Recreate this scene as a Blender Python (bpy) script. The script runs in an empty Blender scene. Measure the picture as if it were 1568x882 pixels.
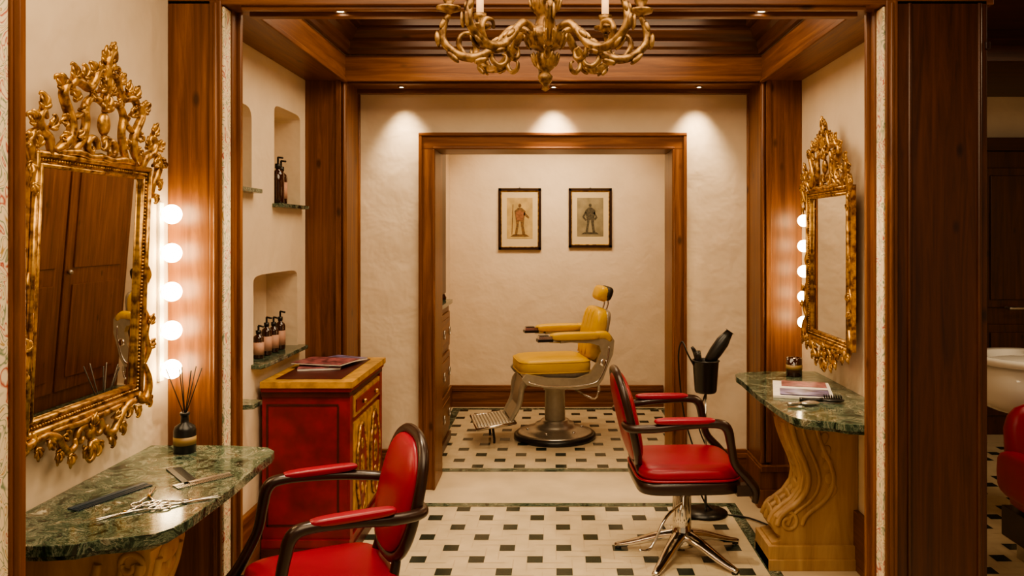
import bpy, math, random
from mathutils import Matrix, Vector
random.seed(4)
scene = bpy.context.scene
pi = math.pi
H = 1.55
try:
    scene.view_settings.look = 'AgX - Medium High Contrast'
except Exception:
    pass

# ------------------------------------------------------------------ materials
def new_mat(name):
    m = bpy.data.materials.new(name); m.use_nodes = True
    nt = m.node_tree; b = nt.nodes['Principled BSDF']
    return m, nt, b
def simple(name, col, rough=0.5, metal=0.0, noise=0.0, nscale=20, bump=0.0, coat=0.0, spec=None):
    m, nt, b = new_mat(name)
    b.inputs['Base Color'].default_value = (*col, 1)
    b.inputs['Roughness'].default_value = rough
    b.inputs['Metallic'].default_value = metal
    b.inputs['Coat Weight'].default_value = coat
    if spec is not None: b.inputs['Specular IOR Level'].default_value = spec
    if noise > 0 or bump > 0:
        tc = nt.nodes.new('ShaderNodeTexCoord')
        n = nt.nodes.new('ShaderNodeTexNoise'); n.inputs['Scale'].default_value = nscale; n.inputs['Detail'].default_value = 5
        nt.links.new(tc.outputs['Object'], n.inputs['Vector'])
        if noise > 0:
            r = nt.nodes.new('ShaderNodeValToRGB')
            r.color_ramp.elements[0].position = 0.3; r.color_ramp.elements[1].position = 0.7
            r.color_ramp.elements[0].color = (*[c*(1-noise) for c in col], 1)
            r.color_ramp.elements[1].color = (*[min(1, c*(1+noise*0.6)) for c in col], 1)
            nt.links.new(n.outputs['Fac'], r.inputs['Fac']); nt.links.new(r.outputs['Color'], b.inputs['Base Color'])
        if bump > 0:
            bp = nt.nodes.new('ShaderNodeBump'); bp.inputs['Strength'].default_value = bump; bp.inputs['Distance'].default_value = 0.01
            nt.links.new(n.outputs['Fac'], bp.inputs['Height']); nt.links.new(bp.outputs['Normal'], b.inputs['Normal'])
    return m
def emis(name, col, st):
    m, nt, b = new_mat(name)
    b.inputs['Base Color'].default_value = (*col, 1)
    b.inputs['Emission Color'].default_value = (*col, 1)
    b.inputs['Emission Strength'].default_value = st
    return m
def wood(name, axis, dark, mid, light, rough=0.38, across=16):
    m, nt, b = new_mat(name)
    tc = nt.nodes.new('ShaderNodeTexCoord'); mp = nt.nodes.new('ShaderNodeMapping')
    sc = [across]*3; sc['xyz'.index(axis)] = 0.8
    mp.inputs['Scale'].default_value = sc
    nt.links.new(tc.outputs['Object'], mp.inputs['Vector'])
    n = nt.nodes.new('ShaderNodeTexNoise'); n.inputs['Scale'].default_value = 1.6; n.inputs['Detail'].default_value = 8
    n.inputs['Distortion'].default_value = 0.9; n.inputs['Roughness'].default_value = 0.68
    nt.links.new(mp.outputs['Vector'], n.inputs['Vector'])
    r = nt.nodes.new('ShaderNodeValToRGB')
    r.color_ramp.elements[0].position = 0.30; r.color_ramp.elements[0].color = (*dark, 1)
    r.color_ramp.elements[1].position = 0.70; r.color_ramp.elements[1].color = (*light, 1)
    e = r.color_ramp.elements.new(0.5); e.color = (*mid, 1)
    nt.links.new(n.outputs['Fac'], r.inputs['Fac'])
    mp2 = nt.nodes.new('ShaderNodeMapping'); s2 = [7.5]*3; s2['xyz'.index(axis)] = 3.6
    mp2.inputs['Scale'].default_value = s2
    nt.links.new(tc.outputs['Object'], mp2.inputs['Vector'])
    v = nt.nodes.new('ShaderNodeTexVoronoi'); v.inputs['Scale'].default_value = 1.0
    nt.links.new(mp2.outputs['Vector'], v.inputs['Vector'])
    r2 = nt.nodes.new('ShaderNodeValToRGB')
    r2.color_ramp.elements[0].position = 0.05; r2.color_ramp.elements[0].color = (1, 1, 1, 1)
    r2.color_ramp.elements[1].position = 0.13; r2.color_ramp.elements[1].color = (0, 0, 0, 1)
    nt.links.new(v.outputs['Distance'], r2.inputs['Fac'])
    mx = nt.nodes.new('ShaderNodeMix'); mx.data_type = 'RGBA'
    mul = nt.nodes.new('ShaderNodeMath'); mul.operation = 'MULTIPLY'; mul.inputs[1].default_value = 0.8
    nt.links.new(r2.outputs['Color'], mul.inputs[0]); nt.links.new(mul.outputs[0], mx.inputs[0])
    nt.links.new(r.outputs['Color'], mx.inputs[6]); mx.inputs[7].default_value = (*[c*0.45 for c in dark], 1)
    nt.links.new(mx.outputs[2], b.inputs['Base Color'])
    b.inputs['Roughness'].default_value = rough
    bp = nt.nodes.new('ShaderNodeBump'); bp.inputs['Strength'].default_value = 0.12; bp.inputs['Distance'].default_value = 0.003
    nt.links.new(n.outputs['Fac'], bp.inputs['Height']); nt.links.new(bp.outputs['Normal'], b.inputs['Normal'])
    return m
WD = ((0.074, 0.022, 0.007), (0.155, 0.053, 0.014), (0.265, 0.103, 0.029))
wood_z = wood('wood_z', 'z', *WD); wood_x = wood('wood_x', 'x', *WD); wood_y = wood('wood_y', 'y', *WD)
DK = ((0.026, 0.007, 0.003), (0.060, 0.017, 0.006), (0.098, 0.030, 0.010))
dwood_x = wood('dark_wood_x', 'x', *DK); dwood_z = wood('dark_and_unlit_wood_z', 'z', *DK)
MDK = ((0.030, 0.009, 0.004), (0.066, 0.020, 0.006), (0.105, 0.035, 0.010))
dwx2 = wood('ceiling_wood_x', 'x', *MDK); dwy2 = wood('ceiling_wood_y', 'y', *MDK)

def plaster(name, col, b1=0.30):
    m, nt, b = new_mat(name)
    tc = nt.nodes.new('ShaderNodeTexCoord')
    n1 = nt.nodes.new('ShaderNodeTexNoise'); n1.inputs['Scale'].default_value = 5.0; n1.inputs['Detail'].default_value = 3.0
    n1.inputs['Distortion'].default_value = 0.2
    n2 = nt.nodes.new('ShaderNodeTexNoise'); n2.inputs['Scale'].default_value = 38; n2.inputs['Detail'].default_value = 4
    for n in (n1, n2): nt.links.new(tc.outputs['Object'], n.inputs['Vector'])
    r = nt.nodes.new('ShaderNodeValToRGB')
    r.color_ramp.elements[0].color = (*[c*0.95 for c in col], 1); r.color_ramp.elements[1].color = (*[min(1, c*1.03) for c in col], 1)
    r.color_ramp.elements[0].position = .3; r.color_ramp.elements[1].position = .7
    nt.links.new(n1.outputs['Fac'], r.inputs['Fac']); nt.links.new(r.outputs['Color'], b.inputs['Base Color'])
    bp = nt.nodes.new('ShaderNodeBump'); bp.inputs['Strength'].default_value = b1; bp.inputs['Distance'].default_value = 0.05
    bp2 = nt.nodes.new('ShaderNodeBump'); bp2.inputs['Strength'].default_value = 0.12; bp2.inputs['Distance'].default_value = 0.003
    nt.links.new(n1.outputs['Fac'], bp.inputs['Height']); nt.links.new(n2.outputs['Fac'], bp2.inputs['Height'])
    nt.links.new(bp.outputs['Normal'], bp2.inputs['Normal']); nt.links.new(bp2.outputs['Normal'], b.inputs['Normal'])
    b.inputs['Roughness'].default_value = 0.8
    return m
plast = plaster('plaster_cream', (0.75, 0.61, 0.46))

def marble(name):
    m, nt, b = new_mat(name)
    tc = nt.nodes.new('ShaderNodeTexCoord')
    n1 = nt.nodes.new('ShaderNodeTexNoise'); n1.inputs['Scale'].default_value = 10; n1.inputs['Detail'].default_value = 10
    n1.inputs['Distortion'].default_value = 1.6; n1.inputs['Roughness'].default_value = .72
    nt.links.new(tc.outputs['Object'], n1.inputs['Vector'])
    r = nt.nodes.new('ShaderNodeValToRGB'); cr = r.color_ramp
    cr.elements[0].position = .38; cr.elements[0].color = (.004, .009, .006, 1)
    cr.elements[1].position = .70; cr.elements[1].color = (.55, .53, .42, 1)
    for p, c in ((.44, (.012, .032, .020, 1)), (.48, (.12, .16, .11, 1)), (.50, (.016, .036, .023, 1)), (.53, (.035, .066, .042, 1)), (.557, (.26, .27, .20, 1)), (.58, (.03, .040, .024, 1)), (.615, (.13, .10, .055, 1)), (.64, (.38, .38, .29, 1))):
        e = cr.elements.new(p); e.color = c
    nt.links.new(n1.outputs['Fac'], r.inputs['Fac'])
    v = nt.nodes.new('ShaderNodeTexVoronoi'); v.feature = 'DISTANCE_TO_EDGE'; v.inputs['Scale'].default_value = 11
    add = nt.nodes.new('ShaderNodeMix'); add.data_type = 'RGBA'; add.inputs[0].default_value = .2
    nt.links.new(tc.outputs['Object'], add.inputs[6]); nt.links.new(n1.outputs['Color'], add.inputs[7])
    nt.links.new(add.outputs[2], v.inputs['Vector'])
    r2 = nt.nodes.new('ShaderNodeValToRGB'); r2.color_ramp.elements[0].position = .0; r2.color_ramp.elements[1].position = .022
    r2.color_ramp.elements[0].color = (.7, .7, .7, 1); r2.color_ramp.elements[1].color = (0, 0, 0, 1)
    nt.links.new(v.outputs['Distance'], r2.inputs['Fac'])
    mx = nt.nodes.new('ShaderNodeMix'); mx.data_type = 'RGBA'
    nt.links.new(r2.outputs['Color'], mx.inputs[0]); nt.links.new(r.outputs['Color'], mx.inputs[6])
    mx.inputs[7].default_value = (.40, .42, .33, 1)
    nt.links.new(mx.outputs[2], b.inputs['Base Color']); b.inputs['Roughness'].default_value = .13
    return m
green = marble('green_marble')

def floral(name):
    m, nt, b = new_mat(name)
    tc = nt.nodes.new('ShaderNodeTexCoord')
    mp = nt.nodes.new('ShaderNodeMapping'); mp.inputs['Scale'].default_value = (1, 1, .6)
    nt.links.new(tc.outputs['Object'], mp.inputs['Vector'])
    w = nt.nodes.new('ShaderNodeTexNoise'); w.inputs['Scale'].default_value = 14; w.inputs['Detail'].default_value = 1; w.inputs['Distortion'].default_value = 3.0
    nt.links.new(mp.outputs['Vector'], w.inputs['Vector'])
    r = nt.nodes.new('ShaderNodeValToRGB'); cr = r.color_ramp
    C = (.80, .68, .50, 1)
    cr.elements[0].position = 0.0; cr.elements[0].color = C
    cr.elements[1].position = 1.0; cr.elements[1].color = C
    for p, c in ((.35, C), (.375, (.42, .26, .06, 1)), (.40, C), (.455, C), (.485, (.16, .24, .15, 1)), (.515, C), (.57, C), (.61, (.42, .06, .04, 1)), (.65, C)):
        e = cr.elements.new(p); e.color = c
    nt.links.new(w.outputs['Fac'], r.inputs['Fac']); nt.links.new(r.outputs['Color'], b.inputs['Base Color'])
    b.inputs['Roughness'].default_value = .6
    return m
floral_m = floral('painted_floral')

def gold_mat(name, lo, hi, metal=.8, rough=.34):
    m, nt, b = new_mat(name)
    tc = nt.nodes.new('ShaderNodeTexCoord')
    n = nt.nodes.new('ShaderNodeTexNoise'); n.inputs['Scale'].default_value = 40; n.inputs['Detail'].default_value = 5
    nt.links.new(tc.outputs['Object'], n.inputs['Vector'])
    r = nt.nodes.new('ShaderNodeValToRGB')
    r.color_ramp.elements[0].position = .36; r.color_ramp.elements[0].color = (*lo, 1)
    r.color_ramp.elements[1].position = .60; r.color_ramp.elements[1].color = (*hi, 1)
    nt.links.new(n.outputs['Fac'], r.inputs['Fac'])
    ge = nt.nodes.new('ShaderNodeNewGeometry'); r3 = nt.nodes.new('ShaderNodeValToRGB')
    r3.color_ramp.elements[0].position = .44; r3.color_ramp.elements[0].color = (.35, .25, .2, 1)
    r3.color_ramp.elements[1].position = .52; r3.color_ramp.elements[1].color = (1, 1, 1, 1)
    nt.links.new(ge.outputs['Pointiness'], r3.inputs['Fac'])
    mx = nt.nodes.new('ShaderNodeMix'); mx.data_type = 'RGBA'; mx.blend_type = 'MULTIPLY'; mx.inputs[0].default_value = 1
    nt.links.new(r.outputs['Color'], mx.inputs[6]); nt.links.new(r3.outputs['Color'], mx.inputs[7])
    nt.links.new(mx.outputs[2], b.inputs['Base Color'])
    bp = nt.nodes.new('ShaderNodeBump'); bp.inputs['Strength'].default_value = .4; bp.inputs['Distance'].default_value = .003
    nt.links.new(n.outputs['Fac'], bp.inputs['Height']); nt.links.new(bp.outputs['Normal'], b.inputs['Normal'])
    b.inputs['Metallic'].default_value = metal; b.inputs['Roughness'].default_value = rough
    return m
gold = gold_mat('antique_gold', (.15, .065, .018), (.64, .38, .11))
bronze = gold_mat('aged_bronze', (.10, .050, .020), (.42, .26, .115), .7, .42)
mirror_m = simple('mirror_glass', (.86, .84, .80), .012, 1.0)
red = simple('red_leather', (.27, .003, .024), .36, 0, .12, 8, .05)
blackw = simple('dark_walnut_wood', (.024, .008, .005), .28, 0, .3, 20)
chrome = simple('chrome', (.75, .72, .68), .1, 1.0)
steel = simple('brushed_steel', (.50, .47, .42), .3, .9, .1, 60)
yellow = simple('yellow_leather', (.68, .42, .012), .35, 0, .08, 9, .04)
enamel = simple('grey_enamel', (.36, .31, .235), .32, .2, .1, 30)
enamel_c = simple('cream_enamel', (.52, .46, .36), .25, .1, .08, 30)
blackp = simple('black_plastic', (.012, .011, .010), .3)
blackm = simple('black_rubber', (.02, .018, .016), .5)
whitep = simple('white_ceramic', (.85, .82, .76), .12, coat=.5)
paper = simple('paper', (.72, .68, .62), .55, 0, .1, 30)
cream_t = simple('cream_stone_tile', (.61, .505, .35), .24, 0, .14, 7, .02)
beige_t = simple('beige_stone', (.64, .52, .36), .28, 0, .14, 5, .03)
dark_t = simple('dark_green_tile', (.020, .032, .025), .22, 0, .3, 15)
green_b = marble('green_border_marble')
grout_m = simple('grout', (.42, .32, .21), .7)
redp = simple('red_painted_wood', (.215, .011, .018), .45, 0, .42, 10, .08)
redd = simple('dark_red_trim', (.060, .007, .007), .42, 0, .3, 20)
ochre = simple('ochre_painted_wood', (.46, .25, .05), .4, 0, .45, 22, .15)
stone = wood('carved_tan_wood', 'z', (.29, .155, .065), (.44, .265, .12), (.56, .36, .185), .5, 6)
amber = simple('amber_glass', (.035, .010, .005), .1, coat=.6)
label = simple('label_paper', (.50, .28, .20), .6)
label_g = simple('gold_label', (.30, .19, .07), .5)
blue = simple('blue_comb_plastic', (.03, .05, .075), .3)
sepia = simple('sepia_ink', (.16, .085, .035), .8, 0, .5, 70)
ink_b = simple('brown_grey_ink', (.075, .06, .035), .8, 0, .5, 70)
redink = simple('faded_red_ink', (.24, .10, .045), .8, 0, .4, 60)
print_a = simple('aged_print_paper', (.44, .31, .13), .8, 0, .25, 14)
print_b = simple('grey_print_paper', (.24, .195, .115), .8, 0, .3, 14)
mat_a = simple('picture_mat', (.60, .48, .30), .8)
purple = simple('magazine_cover', (.30, .10, .12), .3, 0, .9, 25)
cover2 = simple('magazine_cover_blue', (.20, .18, .36), .3, 0, .9, 18)
bulb_m = emis('bulb_glow', (1.0, .75, .40), 30)
lamp_m = emis('lamp_glow', (1.0, .80, .52), 20)
flame_m = emis('flame_glow', (1.0, .55, .2), 8)
candle_m = simple('candle_ivory', (.75, .6, .38), .5)
candle_l = emis('candle_sleeve_glow', (1.0, .60, .28), 1.0)

# ------------------------------------------------------------------ mesh builder
def cr(pts, n=5, closed=False):
    P = [Vector(p) for p in pts]; out = []; N = len(P)
    rng = N if closed else N-1
    for i in range(rng):
        if closed: p0, p1, p2, p3 = P[(i-1) % N], P[i], P[(i+1) % N], P[(i+2) % N]
        else: p0, p1, p2, p3 = P[max(i-1, 0)], P[i], P[i+1], P[min(i+2, N-1)]
        for k in range(n):
            t = k/n
            out.append(.5*((2*p1)+(-p0+p2)*t+(2*p0-5*p1+4*p2-p3)*t*t+(-p0+3*p1-3*p2+p3)*t**3))
    if not closed: out.append(P[-1])
    return out
class MB:
    def __init__(s): s.v = []; s.f = []; s.m = []; s.sm = []; s.mats = []; s.M = Matrix()
    def add(s, vs, fs, mat, smooth=False):
        o = len(s.v); s.v += [s.M @ Vector(v) for v in vs]
        if mat not in s.mats: s.mats.append(mat)
        mi = s.mats.index(mat)
        for f in fs: s.f.append([o+i for i in f]); s.m.append(mi); s.sm.append(smooth)
    def box(s, a, b, mat, R=None):
        (x0, y0, z0), (x1, y1, z1) = a, b
        vs = [(x, y, z) for x in (x0, x1) for y in (y0, y1) for z in (z0, z1)]
        if R is not None:
            c = Vector(((x0+x1)/2, (y0+y1)/2, (z0+z1)/2)); vs = [c + R @ (Vector(v)-c) for v in vs]
        s.add(vs, [(0, 1, 3, 2), (4, 6, 7, 5), (0, 4, 5, 1), (2, 3, 7, 6), (0, 2, 6, 4), (1, 5, 7, 3)], mat)
    def tube(s, pts, r, mat, seg=8, sub=5, closed=False, flat=(1, 1), up=None):
        n0 = len(pts)
        P = cr(pts, sub, closed) if sub > 1 else [Vector(p) for p in pts]
        N = len(P)
        if isinstance(r, (int, float)): R = [r]*N
        else:
            R = []
            for i in range(N):
                t = i/max(1, (N if closed else N-1))*(n0 if closed else n0-1); k = int(min(t, n0-1)); fr = t-k
                k1 = min(k, len(r)-1); k2 = min(k+1, len(r)-1)
                R.append(r[k1]*(1-fr)+r[k2]*fr)
        def tan(i):
            if closed: d = P[(i+1) % N]-P[i-1]
            else: d = P[min(i+1, N-1)]-P[max(i-1, 0)]
            return d.normalized() if d.length > 1e-9 else Vector((0, 0, 1))
        t = tan(0); u = Vector(up) if up is not None else (Vector((0, 0, 1)) if abs(t.z) < .9 else Vector((1, 0, 0)))
        nrm = (u-t*u.dot(t)).normalized()
        vs = []; fs = []
        for i in range(N):
            t = tan(i)
            if up is not None:
                q = Vector(up); q = q - t*q.dot(t)
                if q.length > .05: nrm = q.normalized()
            nrm = (nrm-t*nrm.dot(t)).normalized(); bn = t.cross(nrm)
            for k in range(seg):
                a = 2*pi*k/seg
                vs.append(P[i]+(nrm*math.cos(a)*flat[0]+bn*math.sin(a)*flat[1])*R[i])
        for i in range(N if closed else N-1):
            j = (i+1) % N
            for k in range(seg): fs.append((i*seg+k, i*seg+(k+1) % seg, j*seg+(k+1) % seg, j*seg+k))
        if not closed: fs.append(tuple(range(seg))); fs.append(tuple((N-1)*seg+k for k in range(seg)))
        s.add(vs, fs, mat, True)
    def lathe(s, prof, c, mat, seg=24, R=None, smooth=True):
        vs = []; fs = []; c = Vector(c)
        for r, z in prof:
            for k in range(seg):
                a = 2*pi*k/seg; p = Vector((r*math.cos(a), r*math.sin(a), z))
                if R is not None: p = R @ p
                vs.append(c+p)
        n = len(prof)
        for i in range(n-1):
            for k in range(seg): fs.append((i*seg+k, i*seg+(k+1) % seg, (i+1)*seg+(k+1) % seg, (i+1)*seg+k))
        fs.append(tuple(range(seg))); fs.append(tuple((n-1)*seg+k for k in range(seg)))
        s.add(vs, fs, mat, smooth)
    def ell(s, c, rad, mat, e1=1, e2=1, R=None, nu=16, nv=10):
        def sp(v, e): return math.copysign(abs(v)**e, v)
        vs = []; fs = []; c = Vector(c)
        for j in range(nv+1):
            ph = -pi/2+pi*j/nv
            for i in range(nu):
                th = 2*pi*i/nu
                p = Vector((rad[0]*sp(math.cos(ph), e1)*sp(math.cos(th), e2), rad[1]*sp(math.cos(ph), e1)*sp(math.sin(th), e2), rad[2]*sp(math.sin(ph), e1)))
                if R is not None: p = R @ p
                vs.append(c+p)
        for j in range(nv):
            for i in range(nu): fs.append((j*nu+i, j*nu+(i+1) % nu, (j+1)*nu+(i+1) % nu, (j+1)*nu+i))
        s.add(vs, fs, mat, True)
    def prism(s, poly, a, b, mat, plane='xy'):
        def P(u, v, w): return {'xy': (u, v, w), 'xz': (u, w, v), 'yz': (w, u, v)}[plane]
        n = len(poly)
        vs = [P(u, v, a) for u, v in poly]+[P(u, v, b) for u, v in poly]
        fs = [tuple(range(n)), tuple(range(n, 2*n))]+[(i, (i+1) % n, n+(i+1) % n, n+i) for i in range(n)]
        s.add(vs, fs, mat)
    def done(s, name, loc=(0, 0, 0), rz=0, bevel=0, parent=None, scale=None):
        me = bpy.data.meshes.new(name); me.from_pydata([tuple(v) for v in s.v], [], s.f)
        for m in s.mats: me.materials.append(m)
        me.polygons.foreach_set('material_index', s.m); me.polygons.foreach_set('use_smooth', s.sm)
        import bmesh
        bm = bmesh.new(); bm.from_mesh(me)
        bmesh.ops.recalc_face_normals(bm, faces=bm.faces); bm.to_mesh(me); bm.free(); me.update()
        o = bpy.data.objects.new(name, me); scene.collection.objects.link(o)
        o.location = loc; o.rotation_euler = (0, 0, rz)
        if scale: o.scale = scale
        if bevel:
            md = o.modifiers.new('b', 'BEVEL'); md.width = bevel; md.segments = 2; md.limit_method = 'ANGLE'; md.angle_limit = math.radians(50)
        if parent: o.parent = parent
        return o
def Rot(ax, deg): return Matrix.Rotation(math.radians(deg), 3, ax)

# ------------------------------------------------------------------ room shell
XW = 1.41; YB = 4.84; YP = 4.52; F0 = 2.91; F1 = 3.05
mb = MB()
mb.box((-3, -1.5, -.1), (5, 8, 0), beige_t)
def tiles(x0, x1, y0, y1, pitch=.277, sq=.037):
    mb.add([(x0, y0, .001), (x1, y0, .001), (x1, y1, .001), (x0, y1, .001)], [(0, 1, 2, 3)], cream_t)
    h = pitch/2; j = 0; y = y1-.03
    g = .0016
    while y > y0:
        off = h if j % 2 else 0
        i = math.floor(x0/pitch)-1
        while i*pitch+off < x1+.1:
            x = i*pitch+off+.05
            a, b, c, d = max(x-sq, x0), min(x+sq, x1), max(y-sq, y0), min(y+sq, y1)
            if b > a and d > c:
                mb.add([(a, c, .0022), (b, c, .0022), (b, d, .0022), (a, d, .0022)], [(0, 1, 2, 3)], dark_t)
            for (p, q, r_, t) in ((x-h*1.0, x-sq, y+sq-g, y+sq+g), (x+sq, x+h, y-sq-g, y-sq+g), (x+sq-g, x+sq+g, y+sq, y+h), (x-sq-g, x-sq+g, y-h, y-sq)):
                p, q, r_, t = max(p, x0), min(q, x1), max(r_, y0), min(t, y1)
                if q > p and t > r_:
                    mb.add([(p, r_, .0016), (q, r_, .0016), (q, t, .0016), (p, t, .0016)], [(0, 1, 2, 3)], grout_m)
            i += 1
        y -= h; j += 1
def ring(x0, x1, y0, y1, w, mat, z=.0015):
    for a, b, c, d in ((x0, x1, y0, y0+w), (x0, x1, y1-w, y1), (x0, x0+w, y0+w, y1-w), (x1-w, x1, y0+w, y1-w)):
        mb.add([(a, c, z), (b, c, z), (b, d, z), (a, d, z)], [(0, 1, 2, 3)], mat)
tiles(-.98, .98, .2, 4.50); ring(-1.04, 1.04, .14, 4.57, .06, green_b)
tiles(-.82, .95, 5.24, 6.98); ring(-.89, 1.01, 5.17, 7.05, .07, green_b)
tiles(1.75, 4.2, .2, 5.9)
mb.done('floor')

def slab(name, a, b, mat):
    m = MB(); m.box(a, b, mat); return m.done(name)
wl = slab('wall_left', (-XW-.30, -1.2, 0), (-XW, YB, 2.9), plast)
def niche(y0, y1, z0, z1, arch):
    m = MB(); pts = [(y0, z0), (y1, z0)]
    for k in range(13):
        a = pi*k/12; pts.append(((y0+y1)/2+(y1-y0)/2*math.copysign(abs(math.cos(a))**.3, math.cos(a)), z1-arch+(arch*math.sin(a)**.7 if math.sin(a) > 0 else 0)))
    m.prism(pts, -XW-.17, -XW+.05, plast, 'yz')
    return m.done('cut')
cuts = [niche(4.02, 4.43, 1.68, 2.20, .04), niche(3.30, 3.72, 1.74, 2.14, .08), niche(3.74, 4.38, .915, 1.35, .04)]
for c in cuts:
    md = wl.modifiers.new('n', 'BOOLEAN'); md.object = c; md.operation = 'DIFFERENCE'; md.solver = 'EXACT'
bpy.context.view_layer.update()
dg = bpy.context.evaluated_depsgraph_get()
nm = bpy.data.meshes.new_from_object(wl.evaluated_get(dg)); wl.modifiers.clear(); wl.data = nm
for c in cuts: bpy.data.objects.remove(c)

slab('wall_right', (XW, F1, 0), (XW+.17, YB, 2.9), plast)
DX0, DX1, DZ = -.715, .715, 2.055
m = MB()
m.box((-XW-.3, YB, 0), (DX0-.02, 5.12, 2.9), plast); m.box((DX1+.02, YB, 0), (XW+.17, 5.12, 2.9), plast)
m.box((DX0-.02, YB, DZ+.02), (DX1+.02, 5.12, 2.9), plast)
m.done('wall_back')
slab('wall_far', (-1.1, 7.13, 0), (1.75, 7.3, 2.9), plast)
slab('wall_back_room_left', (-1.1, 5.12, 0), (-.93, 7.13, 2.9), plast)
slab('wall_back_room_right', (1.06, 5.12, 0), (1.2, 7.13, 2.9), plast)
slab('ceiling_back_room', (-1.1, 5.12, 2.62), (1.45, 7.13, 2.7), plast)
slab('wall_side_room_back', (XW+.34, 6.24, 0), (5, 6.4, 2.9), plast)
slab('wall_side_room_right', (4.6, -1, 0), (4.75, 6.2, 2.9), plast)

# door casing
m = MB()
c0, c1, ct = -.813, .803, 2.155
for sx, (a, b) in ((1, (c0, DX0)), (-1, (DX1, c1))):
    m.box((a, YB-.035, 0), (b, YB, ct), wood_z)
    xo = a if sx > 0 else b
    m.box((min(xo, xo+sx*.02), YB-.05, 0), (max(xo, xo+sx*.02), YB-.035, ct), wood_z)
    xi = b if sx > 0 else a
    m.box((min(xi, xi-sx*.014), YB-.045, 0), (max(xi, xi-sx*.014), YB-.035, DZ), wood_z)
m.box((c0, YB-.036, DZ), (c1, YB, ct), wood_x); m.box((c0, YB-.052, ct-.02), (c1, YB-.036, ct), wood_x)
m.box((DX0-.014, YB-.046, DZ), (DX1+.014, YB-.036, DZ+.014), wood_x)
m.box((DX0-.02, YB-.01, 0), (DX0, 5.13, DZ), wood_z); m.box((DX1, YB-.01, 0), (DX1+.02, 5.13, DZ), wood_z)
m.box((DX0-.02, YB-.01, DZ), (DX1+.02, 5.13, DZ+.02), wood_x)
m.done('trim_doorway', bevel=.004)

def baseb(name, a, b, mat, h=.2, ax='x'):
    m = MB(); (x0, y0), (x1, y1) = a, b
    m.box((x0, y0, 0), (x1, y1, h), mat)
    if ax == 'x': m.box((x0, y0-.008, h-.05), (x1, y0, h-.02), mat); m.box((x0, y0-.012, 0), (x1, y0, .04), mat)
    return m.done(name, bevel=.004)
baseb('baseboard_far', (-.93, 7.105), (.98, 7.13), wood_x, .19)
baseb('baseboard_back_room_left', (-.93, 5.13), (-.905, 7.10), wood_y, .19, 'y')
baseb('baseboard_back_left', (-1.17, YB-.025), (c0, YB), wood_x, .24)
baseb('baseboard_back_right', (c1, YB-.025), (1.17, YB), wood_x, .24)
baseb('baseboard_left', (-XW, F1), (-XW+.025, YP), wood_y, .27, 'y')
baseb('baseboard_right', (XW-.025, F1), (XW, YP), wood_y, .27, 'y')

def back_pillar(sx, name):
    m = MB()
    def bx(x0, x1, y0, y1, z0, z1, mt=wood_z):
        a, b = sorted((sx*x0, sx*x1)); m.box((a, y0, z0), (b, y1, z1), mt)
    bx(1.225, XW, YP, YB, 0, 2.42); bx(1.18, 1.225, YP+.02, YB, 0, 2.42)
    bx(1.205, 1.235, YP-.012, YP+.02, .25, 2.42)
    bx(1.165, XW, YP-.02, YB, 0, .22); bx(1.15, XW, YP-.035, YB, 0, .10); bx(1.17, XW, YP-.03, YB, .20, .235)
    m.tube([(sx*1.192, YP+.012, .24), (sx*1.192, YP+.012, 2.41)], .012, wood_z, 10, 1)
    m.tube([(sx*1.18, YB-.012, .24), (sx*1.18, YB-.012, 2.41)], .010, wood_z, 10, 1)
    m.done(name, bevel=.004)
back_pillar(-1, 'pillar'); back_pillar(1, 'pillar')
def front_pillar(sx, name, xo, y0, y1, unlit=False, tw=.07):
    m = MB()
    def bx(x0, x1, ya, yb, z0, z1, mt=wood_z):
        a, b = sorted((sx*x0, sx*x1)); m.box((a, ya, z0), (b, yb, z1), mt)
    bx(1.215, xo, y0, y1, 0, 2.40, dwood_z if unlit else wood_z)  # unlit right pillar: its shade is put into the colour as darker wood
    bx(1.207, 1.216, y0+.008, y1-tw, .12, 2.38, floral_m)
    bx(1.20, 1.216, y1-tw, y1, 0, 2.40); bx(1.186, 1.202, y1-.030, y1-.008, 0, 2.40)
    bx(1.213, 1.255, y0-.008, y0+.006, 0, 2.40)
    bx(1.20, 1.216, y0, y1, 0, .12)
    m.tube([(sx*1.232, y0-.008, .0), (sx*1.232, y0-.008, 2.39)], .009, wood_z, 10, 1)
    if unlit:
        for x in (1.30, xo-.03): m.tube([(sx*x, y0-.002, .0), (sx*x, y0-.002, 2.39)], .008, dwood_z, 8, 1)
        m.box((xo-.01, y0-.008, 2.22), (xo+.008, y0+.03, 2.25), blackw)
    m.done(name, bevel=.003)
front_pillar(-1, 'pillar', XW, F0, F1)
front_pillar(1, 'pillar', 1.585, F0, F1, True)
front_pillar(-1, 'pillar', XW, 1.30, 1.80, tw=.036)

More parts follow.
